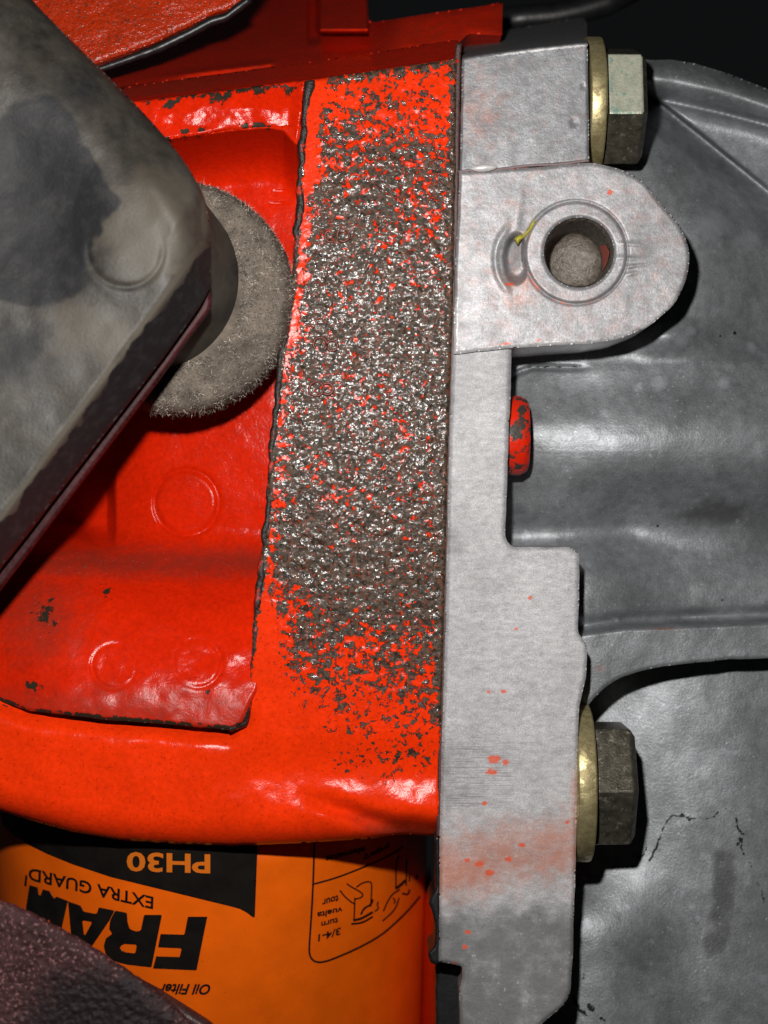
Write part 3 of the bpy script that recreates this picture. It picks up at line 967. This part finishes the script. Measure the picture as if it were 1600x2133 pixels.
def low_crack(px, py, d):
    e = 0 * px
    px, py = px + 16 * (fbm(px, py, 24, 3, 191) - .5), py + 16 * (fbm(px, py, 24, 3, 193) - .5)
    for line, w in (([(1353, 1795), (1368, 1770), (1378, 1740), (1392, 1712), (1404, 1698)], 3), ([(1404, 1698), (1440, 1700), (1465, 1702), (1487, 1708)], 3), ([(1416, 1693), (1440, 1706)], 3), ([(1487, 1708), (1500, 1695)], 2), ([(1511, 1678), (1530, 1700), (1545, 1735), (1545, 1765), (1552, 1810)], 3),
                    ([(1537, 1765), (1542, 1750)], 4), ([(1566, 1800), (1575, 1840), (1600, 1885)], 2.5), ([(1328, 1780), (1336, 1784), (1348, 1758)], 2), ([(1195, 2075), (1208, 2100), (1222, 2115)], 5), ([(1228, 2098), (1234, 2104)], 6), ([(1240, 2110), (1258, 2122)], 4), ([(1198, 2030), (1204, 2044)], 3), ([(1214, 2030), (1212, 2050)], 3)):
        a = np.array(line, float)
        for p, q in zip(a[:-1], a[1:]):
            ab = q - p
            t = np.clip(((px - p[0]) * ab[0] + (py - p[1]) * ab[1]) / (ab @ ab), 0, 1)
            dd = np.hypot(px - p[0] - t * ab[0], py - p[1] - t * ab[1])
            e = np.maximum(e, 0.72 * ss(w * 1.5, w * 0.4, dd) * (0.35 + 1.1 * fbm(px, py, 30, 2, 197)))
    return e

def low_film(px, py, d):
    x = (px - (1512 - (py - 1750) * 0.07))
    return 0.55 * ss(70, 10, np.abs(x + 30 * (fbm(px, py, 60, 3, 77) - .5))) * ss(1690, 1790, py) * ss(2080, 1960, py)

low_at = {'crack': low_crack, 'spot': lambda px, py, d: 0.7 * np.sqrt(blob(px, py, 1308, 1890, 12)) + 0.7 * np.sqrt(blob(px, py, 1440, 1888, 12)) + .7 * np.sqrt(blob(px, py, 1590, 2040, 18)), 'film_shade': low_film, 'stain': zero}
relief('lower_wall', [out_low], 0.0, 40, M_BELL, bell, lambda px, py, d: 21.5 - 0.0045 * (py - 1400) - 7.0 * ss(1460, 1180, px) * ss(1760, 1960, py) + 0.0083 * ((px - 1500) * 0.08) ** 2 + (fbm(px, py, 130, 3, 151) - .5) * 0.6, 3.4, 0, low_at)

# ------------------------------------------------------------------ gasket and dust plate
gl = [(958, 90), (956, 120), (949, 600), (939, 900), (929, 1300), (921, 1560), (917, 1742)]
g_out = fillet([(x + 4, y, 2) for x, y in gl] + [(x - 8, y, 2) for x, y in gl[::-1]], 2)
o = relief('flange_gasket', [g_out], 0.5, 22, M_GASKET, None, None, 2.2, 2, None, loc=W(930, 1740, 0.5))
o['label'] = 'thin dark gasket edge between the worn red flange and the pale aluminium'
o['category'] = 'gasket'
plate = thing('dust_plate', 'thin black greasy plate edge below the red block beside the aluminium flange', 'dust plate', W(905, 2010, 2))
pl = wobble(fillet([(905, 1742), (917, 1742), (918, 2004), (908, 2010), (896, 2004), (892, 1985), (905, 1972), (908, 1930), (900, 1900), (892, 1880), (898, 1868), (908, 1850)], 5), 5, 1.5, 14, 17)
relief('plate_edge', [pl], 0.4, 10, M_BLACK, plate, None, 2.2, 6)
pb = wobble(fillet([(908, 2006), (962, 2010), (966, 2045), (960, 2070), (964, 2140), (964, 2260), (908, 2260)], 4), 6, 2, 16, 19)
relief('plate_shadow_sheet', [pb], 6.0, 14, M_BLACK, plate, None, 3, 5)  # black sheet standing in for a gap that is partly shadow

# ------------------------------------------------------------------ bolts and washers (axis along x)
def hexbolt(name, label, x0, x1, pyc, yc, rc, a0, mats, tilt=0.0, washer_label=None, wx0=0, wx1=0, wr=0):
    """x0, x1: photo px of the head's two ends at depth yc - rc/2;  rc: corner radius in mm;  a0: turn of the hexagon"""
    f = (D + yc - rc * 0.8) / D * S
    cz = (1066.5 - pyc) * S * (D + yc) / D
    X0, X1 = (x0 - 800) * f, (x1 - 800) * f
    root = thing(name, label, 'bolt', (X0, yc, cz), 'hex bolts along the flange')
    bm = bmesh.new()
    rows = []
    ch = 0.9
    for (x, k) in ((X0, 1.0), (X1 - ch, 1.0), (X1, 0.86)):
        row = []
        for i in range(6):
            w = a0 + i * math.pi / 3
            row.append(bm.verts.new((x, yc - rc * k * math.cos(w), cz + rc * k * math.sin(w))))
        rows.append(row)
    for r0, r1 in zip(rows[:-1], rows[1:]):
        for i in range(6):
            bm.faces.new((r0[i], r0[(i + 1) % 6], r1[(i + 1) % 6], r1[i]))
    bm.faces.new(rows[-1])
    bm.faces.new(rows[0][::-1])
    bmesh.ops.recalc_face_normals(bm, faces=bm.faces)
    bmesh.ops.bevel(bm, geom=list(bm.edges), offset=0.34, segments=3, affect='EDGES', profile=0.6)
    bmesh.ops.subdivide_edges(bm, edges=[e for e in bm.edges if e.calc_length() > 3], cuts=3, use_grid_fill=True)
    V = [v.co.copy() for v in bm.verts]
    F = [[v.index for v in fc.verts] for fc in bm.faces if (bm.verts.index_update() or True)]
    mi = [mats[1] if fc.normal.y < -0.85 and len(mats) > 1 else mats[0] for fc in bm.faces]  # flat facing the viewer gets a lighter plating colour, its lit look painted in
    V = np.array(V)
    V[:, 0] += (V[:, 2] - cz) * tilt
    ob = obj('hex_head', V, F, list(dict.fromkeys(mats)), root, [False] * len(F))
    idx = [0 if m is mats[0] else 1 for m in mi]
    ob.data.polygons.foreach_set('material_index', idx)
    bm.free()
    # shank into the casting
    V, F = lathe([(X0 - 14, 0.01), (X0 - 14, rc * .5), (X0 + 0.2, rc * .5)], 20, 'x', (0, yc, cz))
    obj('shank', V, F, M_HEAD, root)
    f2 = (D + yc - wr * 0.9) / D * S
    A, B = (wx0 - 800) * f2, (wx1 - 800) * f2
    e = 0.35
    prof = [(A, rc * .5), (A, wr - e), (A + e * .3, wr - e * .3), (A + e, wr), (B - e, wr), (B - e * .3, wr - e * .3), (B, wr - e), (B, rc * .5)]
    V, F = lathe(prof, 72, 'x', (0, yc, cz))
    V[:, 0] += (V[:, 2] - cz) * tilt
    w = obj('washer', V, F, M_ZINC, None, None, None, washer_label, None, (A, yc, cz))
    w['category'] = 'washer'
    w['group'] = 'washers under the bolt heads'
    for p in w.data.polygons:
        p.use_smooth = len(p.vertices) == 4
    return root

hexbolt('hex_bolt', 'hex bolt with its front zinc face painted lit, pale greenish beside the upper aluminium block', 1266, 1350, 221, 10.5, 10.0, math.radians(41), [M_HEAD, M_ZINC_LIT],
        0.0, 'yellow zinc washer under the upper bolt with the pale greenish head', 1230, 1265, 10.9)
hexbolt('hex_bolt', 'dark hex bolt on the lower flange with one corner toward the viewer', 1243, 1330, 1629, 10.0, 10.6, math.radians(0), [M_HEAD], 0.0,
        'large scratched yellow washer under the lower dark hex bolt', 1203, 1244, 12.7)

# red painted plug behind the flange strip
pv = []
pc = W(1070, 908, 9)
X = [(1050 - 800) * .0775, (1082 - 800) * .0775, (1096 - 800) * .0775, (1099 - 800) * .0775]
V, F = lathe([(X[0], 6.4), (X[1], 6.4), (X[2] , 5.8), (X[3], 5.3), (X[3] + .01, 0.01)], 40, 'x', (0, 8.5, pc[2]))
M_PLUG = Mat('chipped_red_plug')
M_PLUG.base(RED, .36)
M_PLUG.layer(M_PLUG.step(M_PLUG.noise(2.6, 5, .6, seed=2.2), 0.53, 0.03), (0.05, 0.04, 0.032), .5)
M_PLUG.bump(M_PLUG.noise(0.7, 4), 0.12)
o = obj('dowel_plug', V, F, M_PLUG.done(), None, None, None, 'small chipped red plug sticking out behind the pale aluminium flange', None, (X[0], 8.5, pc[2]))
o['category'] = 'plug'

# ------------------------------------------------------------------ clutch bellcrank: sleeve, arm, felt
crank = thing('bellcrank', 'dusty grey lever arm with a round sleeve end pressed on a felt ring', 'lever', W(200, 560, -20))
ax, _, az = W(300, 575, -4)
RS = 194 * S * (D - 4) / D
prof = [(-1.5, 9.0), (-1.5, RS - 1.6), (-2.2, RS - 0.6), (-3.4, RS), (-8, RS + .05), (-17, RS), (-21, RS - 0.8), (-23, RS - 3), (-24, 6.0), (-24, 0.01)]
n_seg = 96
V, F = lathe(prof, n_seg, 'y', (ax, 0, az))
V[:, 0] += (V[:, 1] + 4) * 0.30
V[:, 2] -= (V[:, 1] + 4) * 0.32
sl_black = np.zeros(len(V))
sl_pale = np.full(len(V), 0.42)
obj('sleeve', V, F, M_ARM, crank, None, {'black': sl_black, 'pale': sl_pale})

LF = lambda px, py: ((py - 562) * 385.0 + (px - 388) * 522.0) / math.hypot(385, 522)     # signed px distance beyond the arm's lower front edge
out_arm = fillet([(-120, -120), (20, -60), (66, 0), (130, 66), (200, 134), (270, 204), (330, 268), (385, 335), (418, 392), (436, 450), (440, 510), (438, 560), (442, 590, 10), (420, 632, 20), (340, 745), (200, 925), (60, 1105), (-120, 1330)], 40)
UR = curve([(-120, -190), (66, 0), (200, 134), (330, 268), (385, 335), (418, 392), (436, 450), (441, 520)])

def arm_h(px, py, d):
    # rounded toward the upper right silhouette, cut sharply along the lower edge
    e = (py - px + 66) / 1.414
    t = np.clip(e / 190.0, 0, 1)
    y = 11.0 * (1 - np.sqrt(np.clip(1 - (1 - t) ** 2, 0, 1)))
    t2 = np.clip((446 - px) / 120.0, 0, 1)
    y = np.maximum(y, 9.0 * (1 - t2) ** 2.2 * ss(640, 540, py))
    lf = LF(px, py)
    y = y + np.where(lf > 0, lf * S * 1.5, 0) + 0.4 * ss(-14, 0, lf)
    h = np.hypot((px - 62) / 150.0, (py - 430) / 205.0)
    y = y + 2.0 * ss(1.25, 0.2, h)
    y = y - 1.2 * blob(px, py, 320, 470, 170, 190) - 1.2 * np.exp(-((px - 345 - 0.55 * (py - 420)) / 34.0) ** 2) * ss(320, 400, py) * ss(600, 540, py) + 0.28 * np.exp(-((np.hypot(px - 262, py - 520) - 78) / 7.0) ** 2) * ss(480, 540, py)
    return y + (fbm(px, py, 120, 3, 161) - .5) * 0.7

def arm_black(px, py, d):
    lf = LF(px, py)
    h = np.hypot((px - 55) / 160.0, (py - 430) / 205.0)
    n = fbm(px, py, 60, 3, 171) - .5
    n2 = fbm(px, py, 34, 4, 173) - .5
    e = 1.0 * ss(2, 10, lf + 30 * n2)
    e = np.maximum(e, 1.0 * ss(1.22, 0.95, h + 0.5 * n) - 0.22 * blob(px, py, 40, 350, 120, 150) - .25 * blob(px, py, 130, 520, 90, 80))
    e = np.maximum(e, 0.75 * blob(px, py, 30, 740, 190, 150))
    e = np.maximum(e, 0.55 * blob(px, py, 170, 190, 90, 110) + .1)
    return e

def arm_pale(px, py, d):
    lf = LF(px, py)
    e = 1.0 * ss(12, 2, np.abs(lf + 2)) * ss(.30, .5, fbm(px, py, 50, 3, 177)) + 0.80 * blob(px, py, 320, 470, 120, 150) + 0.45 * blob(px, py, 200, 700, 160, 90) + .34 + 1.3 * blob(px, py, 382, 562, 40, 12) + 1.2 * blob(px, py, 436, 575, 10, 26) + 0.9 * blob(px, py, 428, 440, 12, 70)  # rubbed lower edge, plus highlights painted on the ridge and its corners
    return e

relief('arm', [out_arm], -34.0, -25.0, M_ARM, crank, arm_h, 3.4, 8, {'black': arm_black, 'pale': arm_pale})
# thin flange web that shows along the arm's lower edge
out_web = fillet([(-120, 1250), (60, 1060), (200, 885), (330, 720), (400, 630), (436, 600), (440, 640), (395, 700), (330, 790), (200, 962), (60, 1148), (0, 1226), (-120, 1380)], 12)
relief('arm_web', [out_web], -21.0, -19.0, simple('reflected_red_tint', (0.05, 0.010, 0.012), 0.5, 0, (4, .5, 1.4), (0.8, .08), .2), crank, lambda px, py, d: 0 * px, 3.5, 6)  # maroon colour paints in the red reflected on the arm's side

# felt ring
fx, _, fz = W(368, 620, 0)
FR_O = 18.2
prof = [(-2.6, 7.0), (-3.0, 12.0), (-3.1, 14.5)]
for k in range(13):
    w = math.pi * k / 12
    prof.append((1.5 - 4.4 * math.cos(w), FR_O - 2.0 + 2.0 * math.sin(w)))
prof += [(5.6, 7.0)]
V, F = lathe(prof, 140, 'y', (fx, 0, fz))
nr = fbm(V[:, 0] * 40, V[:, 2] * 40 + V[:, 1] * 30, 40, 3, 7) - .5
c = np.array([fx, 1.5, fz])
rad = V - c
rad /= np.linalg.norm(rad, axis=1)[:, None]
V = V + rad * (nr * 0.9)[:, None]
felt = obj('felt_washer', V, F, M_FELT, None, None, None, 'thick fuzzy grey felt ring behind the lever sleeve', None, (fx, 1.5, fz))
felt['category'] = 'felt washer'
# fuzz: short fibres over the ring
n_f = 34000
w = RNG.random(n_f) * 2 * np.pi
u = RNG.random(n_f) ** 0.8 * math.pi * 0.95
rr = np.where(RNG.random(n_f) < 0.55, RNG.random(n_f) * 6.0 + 10.5, FR_O - 2.0 + 2.0 * np.sin(u))
yy = np.where(rr < FR_O - 2.0, -3.0, 1.5 - 4.5 * np.cos(u))
base = np.stack([fx + rr * np.cos(w), yy, fz + rr * np.sin(w)], -1)
nrm = np.stack([np.cos(w) * np.sin(u), -np.cos(u) * 1.0, np.sin(w) * np.sin(u)], -1)
nrm[rr < FR_O - 2.0] = (0, -1, 0)
tang = RNG.normal(size=(n_f, 3))
L = (0.28 + 0.45 * RNG.random(n_f) ** 2)[:, None]
d1 = nrm * 0.22 + tang * 0.6
d1 /= np.linalg.norm(d1, axis=1)[:, None]
d1 += nrm * 0.10
d2 = d1 + RNG.normal(size=(n_f, 3)) * 0.5
side = np.cross(d1, RNG.normal(size=(n_f, 3)))
side /= np.linalg.norm(side, axis=1)[:, None] + 1e-9
hw = 0.030
p0, p1, p2 = base, base + d1 * L * .6, base + d1 * L * .6 + d2 * L * .6
V = np.stack([p0 - side * hw, p0 + side * hw, p1 - side * hw, p1 + side * hw, p2], 1).reshape(-1, 3)
i0 = np.arange(n_f) * 5
F = np.stack([i0, i0 + 1, i0 + 3, i0 + 2], -1).tolist() + np.stack([i0 + 2, i0 + 3, i0 + 4], -1).tolist()
obj('fuzz', V, F, M_FIBRE, felt, None, {'tone': np.repeat(RNG.random(n_f) ** 1.6, 5)}, None, 'stuff')

# ------------------------------------------------------------------ frame rail, bottom left
rail = thing('frame_rail', 'grainy purplish brown steel bracket corner in front of the orange filter', 'frame bracket', W(150, 2150, -20))
out_fr = wobble(fillet([(-120, 1830), (0, 1878), (60, 1902), (160, 1955), (260, 2020), (352, 2086), (410, 2150), (430, 2280), (-120, 2280)], 14), 5, 2.2, 10, 47)
relief('rail_face', [out_fr], -26.0, -24.0, M_RUST, rail, lambda px, py, d: (fbm(px, py, 9, 3, 181) - .5) * 0.55 + (fbm(px, py, 70, 3, 183) - .5) * 0.3 + 0.5 * ss(30, 4, d), 2.6, 8,
       {'black': lambda px, py, d: 1.1 * blob(px, py, 210, 2120, 230, 150) + 0.12})
out_lip = fillet([(150, 1975), (230, 2010), (330, 2062), (440, 2132), (500, 2200), (520, 2300), (150, 2300)], 14)
relief('rail_lip', [out_lip], -19.0, -17.0, simple('maroon_steel', (0.045, 0.018, 0.016), 0.42, 0.1, (4, .5, 1.5), (0.7, .12), .5), rail, None, 3.5, 18)

# ------------------------------------------------------------------ oil filter
a1, a2 = math.atan((-12 - 800) * S / D), math.atan((889 - 800) * S / D)
half, mid = (a2 - a1) / 2, (a1 + a2) / 2
NEAR = 13.0                                   # how far the can's nearest side lies behind the flange face
RF = (D + NEAR) / (math.cos(mid) / math.sin(half) - 1)
dist = RF / math.sin(half)
TILT = math.radians(16)                       # the can leans, its upper end toward the viewer
AXP = np.array([dist * math.sin(mid), dist * math.cos(mid) - D, W(0, 1900, NEAR)[2]])
AXU = np.array([0.0, -math.sin(TILT), math.cos(TILT)])
AXN = np.array([0.0, math.cos(TILT), math.sin(TILT)])
filt = thing('oil_filter', 'orange oil filter can with black upside down lettering under the red block', 'oil filter', AXP - AXU * 60)
TOP = 24.0
V, F = lathe([(-60, 0.01), (-60, RF - 5), (-58, RF - 1.5), (-55, RF), (TOP - 5, RF), (TOP - 2.5, RF - .6), (TOP - 1, RF - 2.4), (TOP - .4, RF - 5), (TOP, 18)], 160, 'z')
V = AXP + V[:, :1] * np.array([1.0, 0, 0]) + V[:, 1:2] * AXN + V[:, 2:] * AXU
obj('can', V, F, M_ORANGE, filt)

def cyl(px, py, off=0.06):
    """where the view ray of a photo pixel meets the filter can"""
    px, py = np.asarray(px, float), np.asarray(py, float)
    d = np.stack([(px - 800) * S / D, np.ones_like(px), (1066.5 - py) * S / D], -1)
    o = np.array([0, -D, 0.0]) - AXP
    r = RF + off
    dx, dn = d[:, 0], d @ AXN
    ox, on = o[0], o @ AXN
    A, Bq, C = dx * dx + dn * dn, ox * dx + on * dn, ox * ox + on * on - r * r
    t = (-Bq - np.sqrt(np.clip(Bq * Bq - A * C, 0, None))) / A
    return np.array([0, -D, 0.0]) + d * t[:, None]

def print_area(name, loops, sp, mat, off=0.06):
    P, d, q, t = patch(loops, sp)
    return obj(name, cyl(P[:, 0], P[:, 1], off), q[:, ::-1].tolist() + t[:, ::-1].tolist(), mat, filt)

def print_lines(name, lines, mat, off=0.07):
    V, F = [], []
    for pts, w in lines:
        a = np.array(pts, float)
        # smooth (Chaikin) and resample
        for _ in range(2):
            b = [a[0]]
            for p, q in zip(a[:-1], a[1:]):
                b += [p * .75 + q * .25, p * .25 + q * .75]
            b.append(a[-1])
            a = np.array(b)
        n0 = len(V)
        for i in range(len(a)):
            t = a[min(i + 1, len(a) - 1)] - a[max(i - 1, 0)]
            t /= np.linalg.norm(t) + 1e-9
            nn = np.array([-t[1], t[0]]) * w / 2
            V.append(a[i] + nn)
            V.append(a[i] - nn)
        for i in range(len(a) - 1):
            F.append((n0 + 2 * i, n0 + 2 * i + 1, n0 + 2 * i + 3, n0 + 2 * i + 2))
    V = np.array(V)
    return obj(name, cyl(V[:, 0], V[:, 1], off), F, mat, filt)

def print_text(name, body, p0, p1, up, mat, off=0.09, bold=0.0, shear=0.0):
    """flat lettering bent round the can; p0 -> p1 baseline in photo px, up: px vector of the cap height"""
    cu = bpy.data.curves.new('lettering_curve', 'FONT')
    cu.body = body
    cu.offset = bold
    cu.shear = shear
    cu.resolution_u = 3
    to = bpy.data.objects.new('lettering_source', cu)
    COL.objects.link(to)
    dg = bpy.context.evaluated_depsgraph_get()
    me = bpy.data.meshes.new_from_object(to.evaluated_get(dg))
    bpy.data.objects.remove(to)
    v = np.array([x.co[:2] for x in me.vertices])
    f = [list(p.vertices) for p in me.polygons]
    bpy.data.meshes.remove(me)
    x0, x1 = v[:, 0].min(), v[:, 0].max()
    cap = 0.70
    u = (v[:, 0] - x0) / (x1 - x0)
    s = v[:, 1] / cap
    p0, p1, up = np.array(p0, float), np.array(p1, float), np.array(up, float)
    # along the can: interpolate the angle so that the letters keep their width round the bend
    P = p0 + (p1 - p0) * u[:, None] + up * s[:, None]
    return obj(name, cyl(P[:, 0], P[:, 1], off), f, mat, filt)

Z2 = lambda pts: np.array([(x / 3.3333, 1680 + y / 3.3333) for x, y in pts])
Z3 = lambda pts: [(480 + x / 3.2, 1720 + y / 3.2) for x, y in pts]
wave = np.array([(0, 1690), (4, 1716), (12, 1725), (30, 1741), (60, 1760), (99, 1779), (150, 1800), (231, 1827), (300, 1844), (390, 1866), (480, 1888), (499, 1893), (514, 1901), (527, 1911), (531, 1911), (536, 1779), (538, 1690)], float)
print_area('black_panel', [wave], 4, M_INK, 0.05)
print_area('lettering', [Z2([(1440, 765), (1365, 1138), (1062, 1125), (1085, 1040), (1248, 1045), (1262, 985), (1097, 978), (1115, 885), (1280, 890), (1305, 765)])], 2.2, M_INK)
print_area('lettering', [fillet(Z2([(1125, 752), (1052, 1118), (880, 1098), (790, 1075), (735, 1030), (720, 970), (735, 915), (780, 884), (757, 850), (765, 790), (800, 722), (882, 738), (886, 800), (900, 850), (945, 868), (978, 862), (1000, 752)]).tolist(), 3),
                         fillet(Z2([(950, 960), (940, 1020), (868, 1012), (833, 990), (838, 966), (866, 955)]).tolist(), 3)], 2.2, M_INK)
print_area('lettering', [Z2([(472, 658), (560, 688), (582, 730), (672, 746), (686, 700), (796, 722), (760, 792), (612, 1010), (498, 945)]), Z2([(572, 790), (642, 802), (585, 905)])], 2.2, M_INK)
print_area('lettering', [Z2([(205, 545), (262, 562), (272, 640), (298, 575), (345, 588), (376, 640), (392, 625), (472, 655), (415, 905), (330, 860), (362, 720), (310, 850), (262, 820), (262, 700), (246, 808), (172, 755)])], 2.0, M_INK)
print_area('lettering', [Z2([(172, 510), (188, 514), (184, 556), (168, 550)])], 2, M_INK)
print_text('lettering', 'PH30', (438, 1781), (264, 1776), (0, 38), M_INK_ORANGE, 0.11, 0.025)
print_text('lettering', 'EXTRA GUARD\'', (320, 1869), (53, 1806), (-1, 25), M_INK, 0.09, 0.02)
print_text('lettering', 'Oil Filter', (439, 2051), (331, 2050), (-2, 21), M_INK, 0.09, 0.03, 0.25)
for body, a, b, up in (('tour', (722, 462), (612, 494), (-2, 48)), ('vuelta', (748, 540), (578, 580), (-2, 40)), ('turn', (720, 612), (606, 642), (-2, 40)), ('3/4-1', (736, 678), (586, 726), (-2, 46)), ('elements', (900, 140), (636, 205), (-2, 40)), ('property', (1060, 120), (885, 205), (-2, 40))):
    A, B = Z3([a, b])
    print_text('lettering', body, A, B, (up[0] / 3.2, up[1] / 3.2), M_INK, 0.09, 0.03)
print_lines('panel_outline', [(Z3([(560, 110), (552, 390), (540, 600), (526, 800), (526, 860), (550, 900), (590, 912), (640, 904), (700, 882), (850, 818), (1000, 735), (1100, 650), (1200, 550), (1265, 470)]), 4.0), (Z3([(552, 390), (700, 350), (850, 292), (1000, 230), (1090, 182), (1150, 140)]), 3.6)], M_INK)
print_lines('pictogram', [(Z3(p), w) for p, w in (([(730, 430), (760, 470), (800, 505), (825, 520)], 3), ([(775, 385), (800, 405), (850, 430), (885, 455), (875, 480), (825, 490)], 3), ([(840, 410), (880, 380), (930, 370), (945, 390), (935, 540)], 3),
            ([(830, 480), (825, 620)], 3), ([(818, 630), (870, 622), (950, 575)], 5), ([(805, 655), (880, 648), (950, 605)], 4), ([(870, 592), (890, 550), (940, 525), (950, 490)], 4), ([(985, 505), (978, 530), (990, 550), (962, 572)], 3))], M_INK)
print_lines('pictogram', [(Z3(p), w) for p, w in (([(1130, 200), (1105, 230), (1103, 410)], 3), ([(1175, 220), (1172, 400)], 3), ([(1100, 420), (1130, 400), (1170, 362)], 6), ([(1020, 570), (1050, 500), (1080, 455), (1130, 425)], 3), ([(1015, 635), (1100, 560), (1125, 480)], 3),
            ([(1145, 450), (1185, 462), (1195, 425)], 4), ([(1195, 320), (1193, 372)], 3), ([(1085, 480), (1100, 500), (1092, 520)], 3), ([(1250, 330), (1238, 360)], 5))], M_INK)

# ------------------------------------------------------------------ dark pipe and bracket at the top
pp = [W(x, y, 70) for x, y in ((1030, 46), (1090, 38), (1150, 34), (1200, 24), (1260, 8), (1330, -30))]
o = tube('hose', pp, [2.6] * 6, M_BLACK, None, 12, 'black hose in the dark behind the upper aluminium block', None, pp[0])
o['category'] = 'hose'
